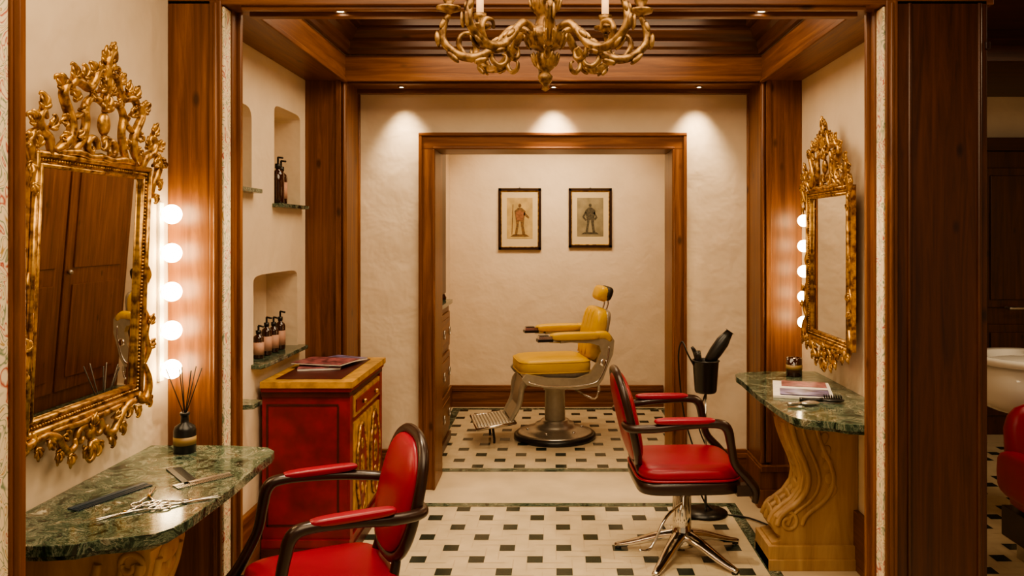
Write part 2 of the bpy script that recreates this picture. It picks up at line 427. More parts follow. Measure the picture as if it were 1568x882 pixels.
# beams
m = MB()
m.box((-XW, F0, 2.385), (XW+.2, F1, 2.72), wood_x)
m.box((-1.15, F0+.02, 2.372), (1.15, F0+.05, 2.386), wood_x); m.box((-1.15, F1-.04, 2.368), (1.15, F1, 2.386), wood_x)
m.box((-XW, F0-.03, 2.47), (XW+.2, F0, 2.52), wood_x)
m.done('trim_beam_front', bevel=.003)
m = MB()
m.box((-XW, YP, 2.415), (XW, YB, 2.56), wood_x); m.box((-1.18, YP-.015, 2.41), (1.18, YP+.0, 2.44), wood_x)
m.box((-1.2, YB-.05, 2.39), (1.2, YB, 2.416), wood_x); m.box((-1.2, YP+.04, 2.403), (1.2, YP+.07, 2.416), wood_x)
m.done('trim_beam_back', bevel=.004)
for sx in (-1, 1):
    m = MB(); a, b = sorted((sx*1.18, sx*XW)); m.box((a, F1, 2.415), (b, YP, 2.56), wood_y)
    a, b = sorted((sx*1.17, sx*1.2)); m.box((a, F1, 2.405), (b, YP, 2.43), wood_y)
    m.done('trim_beam_side', bevel=.004)
def coffer(x0, x1, y0, y1, prof, name):
    m = MB()
    vs = []
    for ins, z in prof: vs += [(x0+ins, y0+ins, z), (x1-ins, y0+ins, z), (x1-ins, y1-ins, z), (x0+ins, y1-ins, z)]
    n = len(prof); fx = []; fy = []
    for i in range(n-1):
        for k in range(4):
            f = (i*4+k, i*4+(k+1) % 4, (i+1)*4+(k+1) % 4, (i+1)*4+k)
            (fx if k % 2 == 0 else fy).append(f)
    m.add(vs, fx, dwx2); m.add(vs, fy, dwy2)
    m.add([(x0, y0, prof[-1][1]), (x1, y0, prof[-1][1]), (x1, y1, prof[-1][1]), (x0, y1, prof[-1][1])], [(0, 1, 2, 3)], dwx2)
    return m.done(name)
coffer(-1.18, 1.18, F1, YP, [(0, 2.56), (.025, 2.56), (.025, 2.585), (.035, 2.60), (.035, 2.63), (.06, 2.645), (.085, 2.68), (.085, 2.695), (.115, 2.70), (.115, 2.74), (.15, 2.76), (.15, 2.80)], 'ceiling_coffer')
slab('ceiling_front', (-XW, -1.2, 2.80), (XW+.2, F0, 2.86), dwx2)
slab('ceiling_side_room', (XW+.2, -1.2, 2.80), (4.7, 6.2, 2.86), dwx2)
m = MB(); m.box((1.75, 4.9, 2.61), (4.6, 6.2, 2.80), dwood_x); m.done('trim_beam_side_room')

# side-room dark panelled door
m = MB()
m.box((2.6, 6.12, 0), (4.5, 6.2, 2.18), dwood_z)
for x in (2.68, 3.28, 3.88):
    for z0, z1 in ((.15, .85), (.98, 2.05)):
        m.box((x, 6.10, z0), (x+.5, 6.12, z1), dwood_z); m.box((x+.06, 6.085, z0+.06), (x+.44, 6.10, z1-.06), dwood_z)
m.box((2.5, 6.08, 2.18), (4.55, 6.2, 2.28), dwood_x); m.box((2.5, 6.09, 0), (2.6, 6.2, 2.18), dwood_z)
m.tube([(3.45, 6.08, .98), (3.45, 6.02, .98), (3.57, 6.02, .98)], .013, steel, 8, 1)
m.done('door_1', bevel=.005)

# wardrobe in the back room, right wall
m = MB()
m.box((1.01, 5.20, 0), (1.055, 7.04, 2.25), wood_z)
for a, b in ((5.26, 6.09), (6.12, 6.98)):
    m.box((.995, a, .12), (1.01, b, 2.15), wood_z)
    for z0, z1 in ((.22, .95), (1.08, 2.05)): m.box((.985, a+.10, z0), (.995, b-.10, z1), wood_z)
m.ell((.975, 6.16, 1.05), (.02, .02, .02), steel)
m.done('wardrobe', bevel=.005)

# lights
def downlight(x, y, z, r=.024):
    m = MB(); m.lathe([(r+.008, 0), (r+.008, -.004), (r, -.004), (r, 0)], (x, y, z), steel, 20)
    m.lathe([(r*.8, -.001), (r*.8, -.003)], (x, y, z), lamp_m, 16); m.done('ceiling_downlight')
WARM = (1, .75, .46)
def spot(x, y, z, tx, ty, tz, e, ang=75, col=(1, .78, .50), blend=.7, size=.025):
    l = bpy.data.lights.new('spot', 'SPOT'); l.energy = e; l.color = col; l.spot_size = math.radians(ang); l.spot_blend = blend; l.shadow_soft_size = size
    o = bpy.data.objects.new('spot_light', l); scene.collection.objects.link(o); o.location = (x, y, z)
    o.rotation_euler = (Vector((tx, ty, tz))-Vector((x, y, z))).to_track_quat('-Z', 'Y').to_euler()
def fill_area(x, y, z, sx, sy, e, col=WARM, rot=(0, 0, 0)):  # unseen fill panels added under the ceilings for even ambient light
    l = bpy.data.lights.new('fill_area', 'AREA'); l.shape = 'RECTANGLE'; l.size = sx; l.size_y = sy; l.energy = e; l.color = col
    o = bpy.data.objects.new('fill_area_light', l); scene.collection.objects.link(o); o.location = (x, y, z); o.rotation_euler = rot
for x, e in ((-.90, 34), (0.0, 52), (.86, 38)):
    downlight(x, YP+.19, 2.414, .014)
    spot(x, YP+.19, 2.40, x, YB+.04, 1.75, e, 72, blend=1.0, size=.04)
for x in (-.80, .78):
    downlight(x, 2.985, 2.384, .018); spot(x, 2.985, 2.37, x*.9, 3.3, 0, 75, 85)
fill_area(0, 3.8, 2.77, 1.7, 1.0, 38)
fill_area(0, 1.5, 2.78, 2.2, 1.8, 76)
fill_area(.05, 6.0, 2.60, 1.2, 1.0, 25)
spot(-.3, 6.2, 2.58, -.3, 7.13, 1.4, 38, 90); spot(.35, 6.2, 2.58, .35, 7.13, 1.4, 34, 90)
fill_area(3.0, 3.5, 2.7, 1.2, 1.5, 32)

# ------------------------------------------------------------------ gilded mirrors
def scroll(cx, cy, r0, r1, a0, a1, n=10, c=.02):
    out = []
    for i in range(n+1):
        t = i/n; r = r0+(r1-r0)*t; a = math.radians(a0+(a1-a0)*t)
        out.append((cx+r*math.cos(a), cy+r*math.sin(a), c))
    return out
def gilt_mirror(M, back=.015):
    m = MB(); m.M = M
    W, Hh = .297, .378
    def rect(w, h, r, c):
        pts = [(-w, -h, c), (w, -h, c), (w, h, c), (-w, h, c)]
        for i in range(4): m.tube([pts[i], pts[(i+1) % 4]], r, gold, 8, 1)
        for p in pts: m.ell(p, (r, r, r), gold, nu=8, nv=6)
    rect(W-.008, Hh-.008, .009, .018); rect(W-.037, Hh-.037, .006, .012)
    fw = .042
    for a, b in (((-W, -Hh), (-W+fw, Hh)), ((W-fw, -Hh), (W, Hh)), ((-W+fw, Hh-fw), (W-fw, Hh)), ((-W+fw, -Hh), (W-fw, -Hh+fw))):
        m.box((*a, -.015), (*b, .011), gold)
    if back > .02: m.box((-W+.12, -Hh+.12, -back), (W-.12, Hh-.12, -.015), wood_z)
    n = 60
    for i in range(n+1):
        b = -Hh+.025+(2*Hh-.05)*i/n
        for s_ in (-1, 1): m.ell((s_*(W-.023), b, .014), (.0052, .0052, .0052), gold, nu=6, nv=4)
    n = 46
    for i in range(n+1):
        a = -W+.025+(2*W-.05)*i/n
        for s_ in (-1, 1): m.ell((a, s_*(Hh-.023), .014), (.0052, .0052, .0052), gold, nu=6, nv=4)
    m.add([(-W+.04, -Hh+.04, .004), (W-.04, -Hh+.04, .004), (W-.04, Hh-.04, .004), (-W+.04, Hh-.04, .004)], [(0, 1, 2, 3)], mirror_m)
    m.add([(-W+.04, -Hh+.04, -.012), (W-.04, -Hh+.04, -.012), (W-.04, Hh-.04, -.012), (-W+.04, Hh-.04, -.012)], [(0, 1, 2, 3)], wood_z)
    def leaf(a, b, ang, L=.034, w=.009, c=.024, s_=1, bend=1):
        A = math.radians(ang)
        def P(t, u, cc):
            x = t*math.cos(A)-u*math.sin(A); y = t*math.sin(A)+u*math.cos(A)
            return (s_*(a+x), b+y, cc)
        m.tube([P(-L*.5, 0, c-.004), P(0, .12*L*bend, c+.005), P(L*.45, .02*L, c+.010), P(L*.66, -.28*L*bend, c+.008), P(L*.50, -.42*L*bend, c+.006)], [.003, w, w*.85, w*.6, .002], gold, 6, 3, flat=(.8, 1))
    def acanth(a, b, ang, L=.05, s_=1):
        for da, l in ((0, 1), (40, .75), (-40, .75), (78, .55), (-78, .55)):
            leaf(a+.25*L*math.cos(math.radians(ang+da))*l, b+.25*L*math.sin(math.radians(ang+da))*l, ang+da, L*l, .19*L, s_=s_, bend=1 if da >= 0 else -1)
    T = Hh
    tw = dict(mat=gold, seg=8, sub=4)
    for s_ in (-1, 1):
        def S(pts): return [(s_*p[0], p[1], p[2]) for p in pts]
        m.tube(S([(.215, T+.004, .02), (.195, T+.02, .025), (.165, T+.05, .028), (.162, T+.09, .028), (.185, T+.125, .028), (.205, T+.160, .028), (.190, T+.188, .028), (.165, T+.182, .028), (.168, T+.162, .028)]), [.008, .014, .015, .014, .014, .013, .012, .009, .004], **tw)
        m.tube(S([(.180, T+.180, .028), (.155, T+.205, .028), (.120, T+.203, .028), (.092, T+.195, .028), (.068, T+.215, .028), (.050, T+.25, .028), (.020, T+.262, .028)]), [.009, .014, .014, .012, .013, .013, .009], **tw)
        m.tube(S([(.140, T+.012, .02), (.108, T+.045, .024), (.093, T+.095, .026), (.100, T+.14, .026), (.078, T+.168, .026), (.04, T+.172, .026), (.0, T+.16, .026)]), [.010, .013, .012, .012, .011, .011, .011], **tw)
        m.tube(S([(.165, T+.095, .026), (.135, T+.11, .028), (.105, T+.125, .026)]), [.006, .010, .007], **tw)
        m.tube(S(scroll(.052, T+.032, .032, .008, 185, -200)), [.011]*6+[.010, .009, .008, .006, .004], **tw)
        m.tube(S([(.0, T+.008, .02), (.06, T+.003, .022), (.12, T+.010, .022), (.20, T+.003, .02)]), [.012, .010, .012, .008], **tw)
        for a, b, an, L in ((.210, T+.180, 45, .045), (.16, T+.215, 80, .04), (.185, T+.09, 5, .035), (.115, T+.222, 95, .038), (.068, T+.245, 60, .038), (.118, T+.13, 160, .03), (.03, T+.20, 95, .035), (.075, T+.19, -100, .03), (.18, T+.04, 20, .035), (.145, T+.155, 60, .035), (.13, T+.055, 150, .03)):
            acanth(a, b, an, L, s_)
        m.tube(S([(.235, T-.01, .02), (.250, T+.03, .024), (.285, T+.05, .026), (.300, T+.080, .026), (.280, T+.102, .026), (.265, T+.084, .026)]), [.008, .014, .015, .013, .010, .005], **tw)
        m.tube(S([(.285, T+.045, .024), (.320, T+.04, .026), (.332, T+.01, .026), (.320, T-.025, .026), (.308, T-.06, .022), (.314, T-.10, .018)]), [.009, .013, .015, .012, .009, .004], **tw)
        for a, b, an, L in ((.285, T+.112, 80, .042), (.318, T+.07, 40, .04), (.338, T+.02, 0, .038), (.325, T-.04, -60, .034), (.25, T+.065, 120, .035), (.30, T+.01, 60, .035), (.312, T-.09, -85, .03)):
            acanth(a, b, an, L, s_)
        m.tube(S([(.298, -.02, .016), (.310, .02, .02), (.300, .06, .016)]), [.004, .009, .003], **tw)
        m.tube(S([(.302, -.28, .018), (.322, -.23, .022), (.306, -.18, .02), (.320, -.13, .018), (.300, -.09, .016)]), [.007, .012, .010, .009, .003], **tw)
        for a, b, an, L in ((.315, -.14, 80, .035), (.322, -.22, 60, .035)): acanth(a, b, an, L, s_)
        m.tube(S([(.300, -.27, .018), (.326, -.32, .024), (.324, -.37, .026), (.297, -.395, .026), (.268, -.385, .026), (.270, -.362, .026)]), [.006, .012, .014, .014, .011, .005], **tw)
        m.tube(S([(.27, -.395, .02), (.22, -.385, .024), (.17, -.40, .026), (.145, -.43, .026), (.115, -.455, .026), (.082, -.448, .026), (.084, -.425, .026)]), [.007, .012, .013, .013, .012, .010, .005], **tw)
        m.tube(S(scroll(.040, -.430, .034, .008, 160, -160)), [.011]*6+[.010, .009, .007, .006, .004], **tw)
        m.tube(S([(.0, -.385, .024), (.06, -.388, .024), (.12, -.384, .024), (.18, -.382, .018)]), [.011, .010, .009, .006], **tw)
        for a, b, an, L in ((.31, -.39, -40, .04), (.25, -.41, -70, .033), (.155, -.445, -50, .036), (.10, -.468, -60, .036), (.03, -.468, -80, .038), (.20, -.40, -100, .033), (.12, -.41, 30, .03)): acanth(a, b, an, L, s_)
    m.ell((0, T+.105, .024), (.026, .036, .014), gold); acanth(0, T+.15, 90, .055); acanth(0, T+.065, -90, .04); acanth(0, T+.21, 90, .05)
    m.tube([(0, T+.16, .02), (.003, T+.22, .026), (-.004, T+.27, .026), (.008, T+.31, .026), (.030, T+.325, .026), (.040, T+.305, .026), (.026, T+.295, .026)], [.012, .015, .016, .016, .014, .010, .005], **tw)
    acanth(-.012, T+.29, 110, .045); acanth(.02, T+.26, 40, .045); acanth(-.02, T+.25, 150, .04); acanth(.016, T+.325, 80, .034)
    m.ell((0, -.43, .024), (.020, .024, .014), gold); acanth(0, -.46, -90, .055); acanth(0, -.41, 90, .04)
    return m.done('gilded_wall_mirror')
def wallframe(sx, y, z, lean, d=.04):
    c = Vector((-sx, 0, 0)); a = Vector((0, 1, 0)); b = Vector((0, 0, 1))
    th = math.atan(lean)
    b2 = (b*math.cos(th)+c*math.sin(th)); c2 = (c*math.cos(th)-b*math.sin(th))
    M = Matrix(((a.x, b2.x, c2.x, 0), (a.y, b2.y, c2.y, 0), (a.z, b2.z, c2.z, 0), (0, 0, 0, 1)))
    M.translation = Vector((sx*(XW-d), y, z))
    return M
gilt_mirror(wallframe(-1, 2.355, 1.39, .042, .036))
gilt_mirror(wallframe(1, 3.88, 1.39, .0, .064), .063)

# ------------------------------------------------------------------ bulb strips
def bulbs(sx, y, r=.0345):
    m = MB(); a, b = sorted((sx*(XW-.012), sx*XW))
    m.box((a, y-.016, 1.02), (b, y+.016, 1.66), whitep)
    for i in range(5):
        z = 1.617-.1383*i
        m.lathe([(.014, 0), (.014, .012)], (sx*(XW-.010), y, z), chrome, 12, R=Rot('Y', -90*sx))
        m.ell((sx*(XW-.012-r), y, z), (r, r, r), bulb_m, nu=20, nv=14)
    m.done('vanity_bulb_strip', bevel=.003)
bulbs(-1, 2.845); bulbs(1, 4.345, .033)

# ------------------------------------------------------------------ marble console tables
def console(sx, y0, L, yc, name='marble_console_table'):
    m = MB(); zt = .807; X0 = XW-.002
    base = [(0, 0), (.20, 0), (.27, .012), (.31, .045), (.37, .06), (.425, .085), (.45, .13), (.462, .22), (.47, .5), (.462, .78), (.465, .86), (.455, .92), (.42, .965), (.37, .98), (.33, .985), (.29, .995), (.2, 1), (0, 1)]
    def poly(k, g=0):
        return [(sx*(X0-w*k), y0+g+(L-2*g)*t) for w, t in base]
    m.prism(poly(1), zt-.028, zt, green); m.prism(poly(.95, .02), zt-.045, zt-.028, green)
    prof = [(0, .762), (.385, .762), (.39, .735), (.36, .715), (.335, .70), (.335, .67), (.325, .62), (.30, .55), (.27, .48), (.255, .42), (.265, .36), (.30, .31), (.345, .275), (.385, .24), (.40, .20), (.385, .165), (.36, .15), (.36, .13), (.40, .12), (.40, 0), (0, 0)]
    m.prism([(sx*(X0-w), z) for w, z in prof], yc-.10, yc+.10, stone, 'xz')
    for dy in (-.10, .10):
        for off, r in ((.025, .014), (.075, .009), (.14, .012)):
            pts = [(sx*(X0-w+off), yc+dy, z) for w, z in prof[5:15]]
            m.tube(pts, r, stone, 8, 3)
        sp = scroll(0, 0, .055, .012, 20, 480, 16)
        m.tube([(sx*(X0-.325-p[0]*1.0), yc+dy, .215+p[1]) for p in sp], .010, stone, 8, 2)
        sp = scroll(0, 0, .04, .01, -60, 380, 14)
        m.tube([(sx*(X0-.28-p[0]), yc+dy, .665+p[1]) for p in sp], .009, stone, 8, 2)
        for q in range(5): m.ell((sx*(X0-.16+.01*q), yc+dy, .60-.06*q), (.022, .008, .032), stone, R=Rot('Y', sx*25))
    for q in range(9):
        i = 5+q; w, z = prof[i]; m.ell((sx*(X0-w), yc, z), (.012, .06, .03), stone)
    for dy in (-.06, 0, .06): m.tube([(sx*(X0-w-.0), yc+dy, z) for w, z in prof[5:15]], .014, stone, 8, 3)
    a, b = sorted((sx*(X0-.42), sx*(X0-.0)))
    m.box((a, yc-.12, 0), (b, yc+.12, .11), stone); m.box((a+.0, yc-.13, 0), (b, yc+.13, .05), stone)
    m.box((a+.02, yc-.115, .735), (b-.02, yc+.115, .762), stone)
    return m.done(name, bevel=.004)
console(-1, 1.89, .90, 2.22); console(1, 3.08, 1.20, 3.78)

# ------------------------------------------------------------------ left niches: shelves and bottles
def shelf(y0, y1, z, d=.05):
    m = MB(); m.prism([(-XW-.165, y0+.01), (-XW, y0+.01), (-XW, y0-.03), (-XW+d*.8, y0-.03), (-XW+d, y0), (-XW+d, y1), (-XW+d*.8, y1+.02), (-XW, y1+.02), (-XW, y1-.01), (-XW-.165, y1-.01)], z-.02, z, green)
    m.done('marble_niche_shelf', bevel=.003)
shelf(4.02, 4.43, 1.70); shelf(3.30, 3.72, 1.755); shelf(3.74, 4.38, .935, .06)
def bottle(x, y, z, h=.16, r=.026, lab=True):
    m = MB()
    m.lathe([(r*.9, 0), (r, .004), (r, h*.62), (r*.85, h*.68), (r*.4, h*.73), (r*.4, h*.78)], (x, y, z), amber, 18)
    if lab: m.lathe([(r+.0006, h*.12), (r+.0006, h*.5)], (x, y, z), label, 18)
    m.lathe([(r*.5, h*.76), (r*.5, h*.86), (.005, h*.86), (.005, h)], (x, y, z), blackp, 12)
    m.tube([(x, y, z+h), (x+.028, y-.008, z+h-.004)], .005, blackp, 8, 1)
    m.done('pump_bottle')
for y, hh in ((3.90, .16), (4.01, .19), (4.11, .18), (4.21, .20)): bottle(-XW-.035, y, .936, hh)
bottle(-XW+.005, 4.06, 1.701, .235, .031, False); bottle(-XW-.010, 4.15, 1.701, .225, .031, True)
m = MB(); m.prism([(-XW, 3.45), (-XW+.10, 3.48), (-XW+.10, 3.58), (-XW, 3.60)], .78, .80, green); m.done('marble_wall_shelf')

# ------------------------------------------------------------------ red painted cabinet
def cabinet():
    m = MB(); x0, x1, y0, y1 = -XW+.03, -.975, 3.77, 4.47
    m.box((x0, y0, .10), (x1, y1, .80), redp)
    m.box((x0, y0-.02, .0), (x1+.02, y1+.01, .06), redd); m.box((x0, y0-.012, .06), (x1+.012, y1+.005, .10), redp)
    m.box((x0, y0-.012, .775), (x1+.012, y1+.005, .80), redd); m.box((x0-.0, y0-.03, .82), (x1+.03, y1+.015, .850), ochre)
    m.box((x0, y0-.02, .80), (x1+.02, y1+.008, .82), redp)
    m.box((x0+.05, y0+.04, .8505), (x1-.04, y1-.05, .8525), redd)
    for a, b, c, d in ((x0+.02, x0+.030, .16, .73), (x1-.05, x1-.040, .16, .73)): m.box((a, y0-.003, c), (b, y0, d), redd)
    for z in (.16, .73): m.box((x0+.02, y0-.003, z), (x1-.042, y0, z+.010), redd)
    X = x1
    m.box((X, y0+.0, .10), (X+.012, y0+.05, .775), redp); m.box((X, y1-.05, .10), (X+.012, y1, .775), redp)
    m.box((X, y0+.07, .66), (X+.014, y1-.07, .76), ochre); m.box((X+.014, y0+.10, .68), (X+.020, y1-.10, .74), redp)
    for y in (y0+.22, y1-.22): m.ell((X+.03, y, .71), (.012, .012, .012), gold)
    ym = (y0+y1)/2
    for a, b in ((y0+.07, ym-.01), (ym+.01, y1-.07)):
        m.box((X, a, .14), (X+.012, b, .63), ochre); c = (a+b)/2; w = (b-a)/2-.03
        pts = []
        for q in range(24):
            t = 2*pi*q/24; rr = 1+.10*math.cos(4*t)
            pts.append((c+w*.85*rr*math.copysign(abs(math.cos(t))**.7, math.cos(t)), .385+.20*rr*math.copysign(abs(math.sin(t))**.7, math.sin(t))))
        m.prism(pts, X+.012, X+.020, redp, 'yz')
        m.tube([(X+.02, p[0], p[1]) for p in pts], .008, gold, 6, 2, closed=True)
        m.ell((X+.02, c, .39), (.012, .03, .06), gold); m.ell((X+.02, c, .50), (.01, .02, .03), gold); m.ell((X+.02, c, .28), (.01, .02, .03), gold)
    m.done('painted_red_cabinet', bevel=.004)
cabinet()
def magazine(name, x, y, z, w, l, mat, rz, h=.006):
    m = MB(); m.box((-w/2, -l/2, 0), (w/2, l/2, h*.8), paper); m.box((-w/2-.001, -l/2-.001, h*.8), (w/2+.001, l/2+.001, h), mat)
    m.done(name, (x, y, z), math.radians(rz))
magazine('magazine', -1.22, 4.18, .8535, .21, .29, purple, 12, .012); magazine('magazine', -1.17, 4.24, .8657, .21, .29, cover2, -28, .009)
magazine('magazine', -1.19, 4.17, .8750, .21, .28, purple, 75, .008)
m = MB()
for s_ in (-1, 1):
    pts = [(s_*.0, 0), (s_*.0, .012), (s_*.04, .014), (s_*.10, .014), (s_*.15, .012), (s_*.19, .010), (s_*.19, .0)]
    m.prism(pts, -.13, .13, paper, 'xz')
m.box((-.175, -.115, .0142), (-.03, .10, .0160), cover2); m.box((.03, -.115, .0142), (.17, .09, .0160), purple)
m.done('open_magazine', (1.165, 3.74, .808), math.radians(75))

# ------------------------------------------------------------------ small items
def diffuser():
    m = MB()
    m.lathe([(.034, 0), (.036, .004), (.036, .075), (.032, .088), (.014, .10), (.013, .125), (.016, .126), (.016, .135), (.010, .135)], (0, 0, 0), blackp, 24)
    m.lathe([(.0365, .028), (.0365, .055)], (0, 0, 0), label_g, 24)
    for a, t in ((0, .16), (60, .12), (130, .10), (200, .16), (260, .08), (310, .20)):
        dx, dy = math.cos(math.radians(a))*t, math.sin(math.radians(a))*t
        m.tube([(-dx*.04, -dy*.04, .10), (dx*.36, dy*.36, .285)], .0019, blackm, 6, 1)
    m.done('reed_diffuser', (-1.25, 2.70, .8075))
diffuser()
m = MB(); m.lathe([(.038, 0), (.041, .003), (.041, .095), (.037, .095), (.037, .06), (.0, .06)], (0, 0, 0), amber, 24)
m.lathe([(.035, .061), (.035, .067)], (0, 0, 0), candle_m, 20); m.ell((0, 0, .082), (.005, .005, .012), flame_m, nu=8, nv=8)
m.lathe([(.0416, .035), (.0416, .06)], (0, 0, 0), label_g, 24)
m.done('candle_jar', (1.25, 4.14, .8075))
def comb(x, y, rz, mat, L=.19):
    m = MB(); m.box((-L/2, .012, 0), (L/2, .028, .004), mat)
    n = int(L/.006)
    for i in range(n): m.box((-L/2+i*.006, -.014, .0005), (-L/2+i*.006+.003, .012, .003), mat)
    m.done('hair_comb', (x, y, .8072), math.radians(rz))
comb(-1.235, 2.24, 68, blue, .24); comb(-1.13, 2.44, 130, blackp, .2); comb(-1.04, 2.38, 48, steel, .17)
def scissors(x, y, rz):
    m = MB()
    for s_ in (-1, 1):
        m.tube([(-.02*s_*.4, -.0, .004+.001*s_), (.0, .03, .004), (.008*s_, .10, .004)], [.004, .0045, .001], chrome, 6, 3, flat=(.5, 1))
        m.tube([(0, .02, .004), (-.018*s_, -.03, .004)], .003, chrome, 6, 2)
        m.tube([(-.022*s_+.014*math.cos(a), -.05+.018*math.sin(a), .004) for a in [q*pi/6 for q in range(12)]], .0028, chrome, 6, 2, closed=True)
    m.ell((0, .02, .007), (.004, .004, .003), gold); m.done('hair_scissors', (x, y, .8075), math.radians(rz))
scissors(-1.13, 2.22, 20); scissors(-1.02, 2.19, -60); scissors(-1.12, 2.12, 140)
m = MB(); m.ell((0, 0, .012), (.025, .05, .010), blackp); m.tube([(0, -.04, .012), (0, -.10, .010), (0, -.14, .010)], [.010, .008, .010], blackp, 10, 3)
for i in range(5):
    for j in range(8): m.tube([(-.016+.008*i, -.035+.010*j, .02), (-.016+.008*i, -.035+.010*j, .034)], .001, blackp, 4, 1)
m.done('hair_brush', (1.22, 3.48, .808), math.radians(-100))
m = MB(); m.ell((0, 0, .012), (.022, .045, .010), steel); m.tube([(0, -.04, .012), (0, -.10, .010)], .008, steel, 10, 3)
m.done('hair_clipper', (1.10, 3.42, .808), math.radians(-80))

# ------------------------------------------------------------------ salon chair
def salon_chair(x, y, ang, zs=1.0, ds=0.0):
    m = MB()
    m.lathe([(.06, .045), (.065, .07), (.055, .10), (.045, .115), (.045, .29-ds), (.052, .29-ds), (.052, .33-ds), (.08, .35-ds), (.11, .36-ds), (.11, .365-ds)], (0, 0, 0), chrome, 24)
    for q in range(5):
        a = 2*pi*q/5+.35; c, s_ = math.cos(a), math.sin(a)
        m.tube([(.03*c, .03*s_, .095), (.12*c, .12*s_, .075), (.24*c, .24*s_, .036), (.325*c, .325*s_, .016)], [.034, .027, .020, .012], chrome, 10, 4, flat=(.8, 1.2))
        m.lathe([(.014, 0), (.016, .008), (.010, .014)], (.31*c, .31*s_, 0), blackm, 12)
    m.tube([(0, -.03, .26), (-.10, -.12, .22), (-.18, -.17, .10), (-.24, -.20, .10)], .007, chrome, 8, 4)
    m.ell((0, 0, .385-ds), (.245, .245, .034), blackw, .3, .35, nu=32, nv=10)
    m.ell((.005, 0, .440-ds), (.242, .232, .044), red, .55, .38, nu=36, nv=12)
    m.tube([(.242*math.copysign(abs(math.cos(t))**.38, math.cos(t)), .235*math.copysign(abs(math.sin(t))**.38, math.sin(t)), .420-ds) for t in [2*pi*q/40 for q in range(40)]], .006, red, 6, 1, closed=True)
    R = Rot('Y', -13); c = Vector((-.275, 0, .675))
    def bp(u, w, off=0): return c + R @ Vector((off, u, w))
    outl = [bp(.20*math.copysign(abs(math.cos(t))**.8, math.cos(t)), .222*math.copysign(abs(math.sin(t))**.8, math.sin(t))) for t in [2*pi*q/32 for q in range(32)]]
    m.tube(outl, .019, blackw, 10, 2, closed=True, flat=(1, 1.1))
    m.ell(c+R @ Vector((.014, 0, 0)), (.036, .186, .208), red, .8, .85, R=R, nu=28, nv=16)
    m.ell(c+R @ Vector((-.012, 0, 0)), (.026, .186, .208), red, .8, .85, R=R, nu=28, nv=16)
    for s_ in (-1, 1):
        m.tube([(-.20, .13*s_, .38-ds), (-.222, .12*s_, .44), bp(.11*s_, -.19)], [.020, .018, .016], blackw, 8, 4)
        m.tube([bp(.15*s_, .0, -.028), bp(.225*s_, -.01, -.01), (-.18, .27*s_, .672), (-.05, .275*s_, .686), (.09, .275*s_, .693), (.145, .275*s_, .672), (.165, .27*s_, .60), (.185, .262*s_, .51), (.245, .25*s_, .44-ds), (.285, .245*s_, .385-ds), (.285, .24*s_, .325-ds)],
               [.013, .020, .021, .020, .022, .024, .021, .020, .022, .022, .016], blackw, 10, 5, flat=(.95, 1.15))
        m.box((.20, min(.20*s_, .25*s_), .355-ds), (.29, max(.20*s_, .25*s_), .405-ds), blackw)
        m.ell((-.045, .275*s_, .706), (.140, .027, .015), red, .6, .5, nu=20, nv=10)
    return m.done('salon_chair', (x, y, 0), math.radians(ang), scale=(zs**.5, zs**.5, zs))
salon_chair(.62, 3.85, 3)
salon_chair(-.78, 2.69, 206.8, .95, .04)

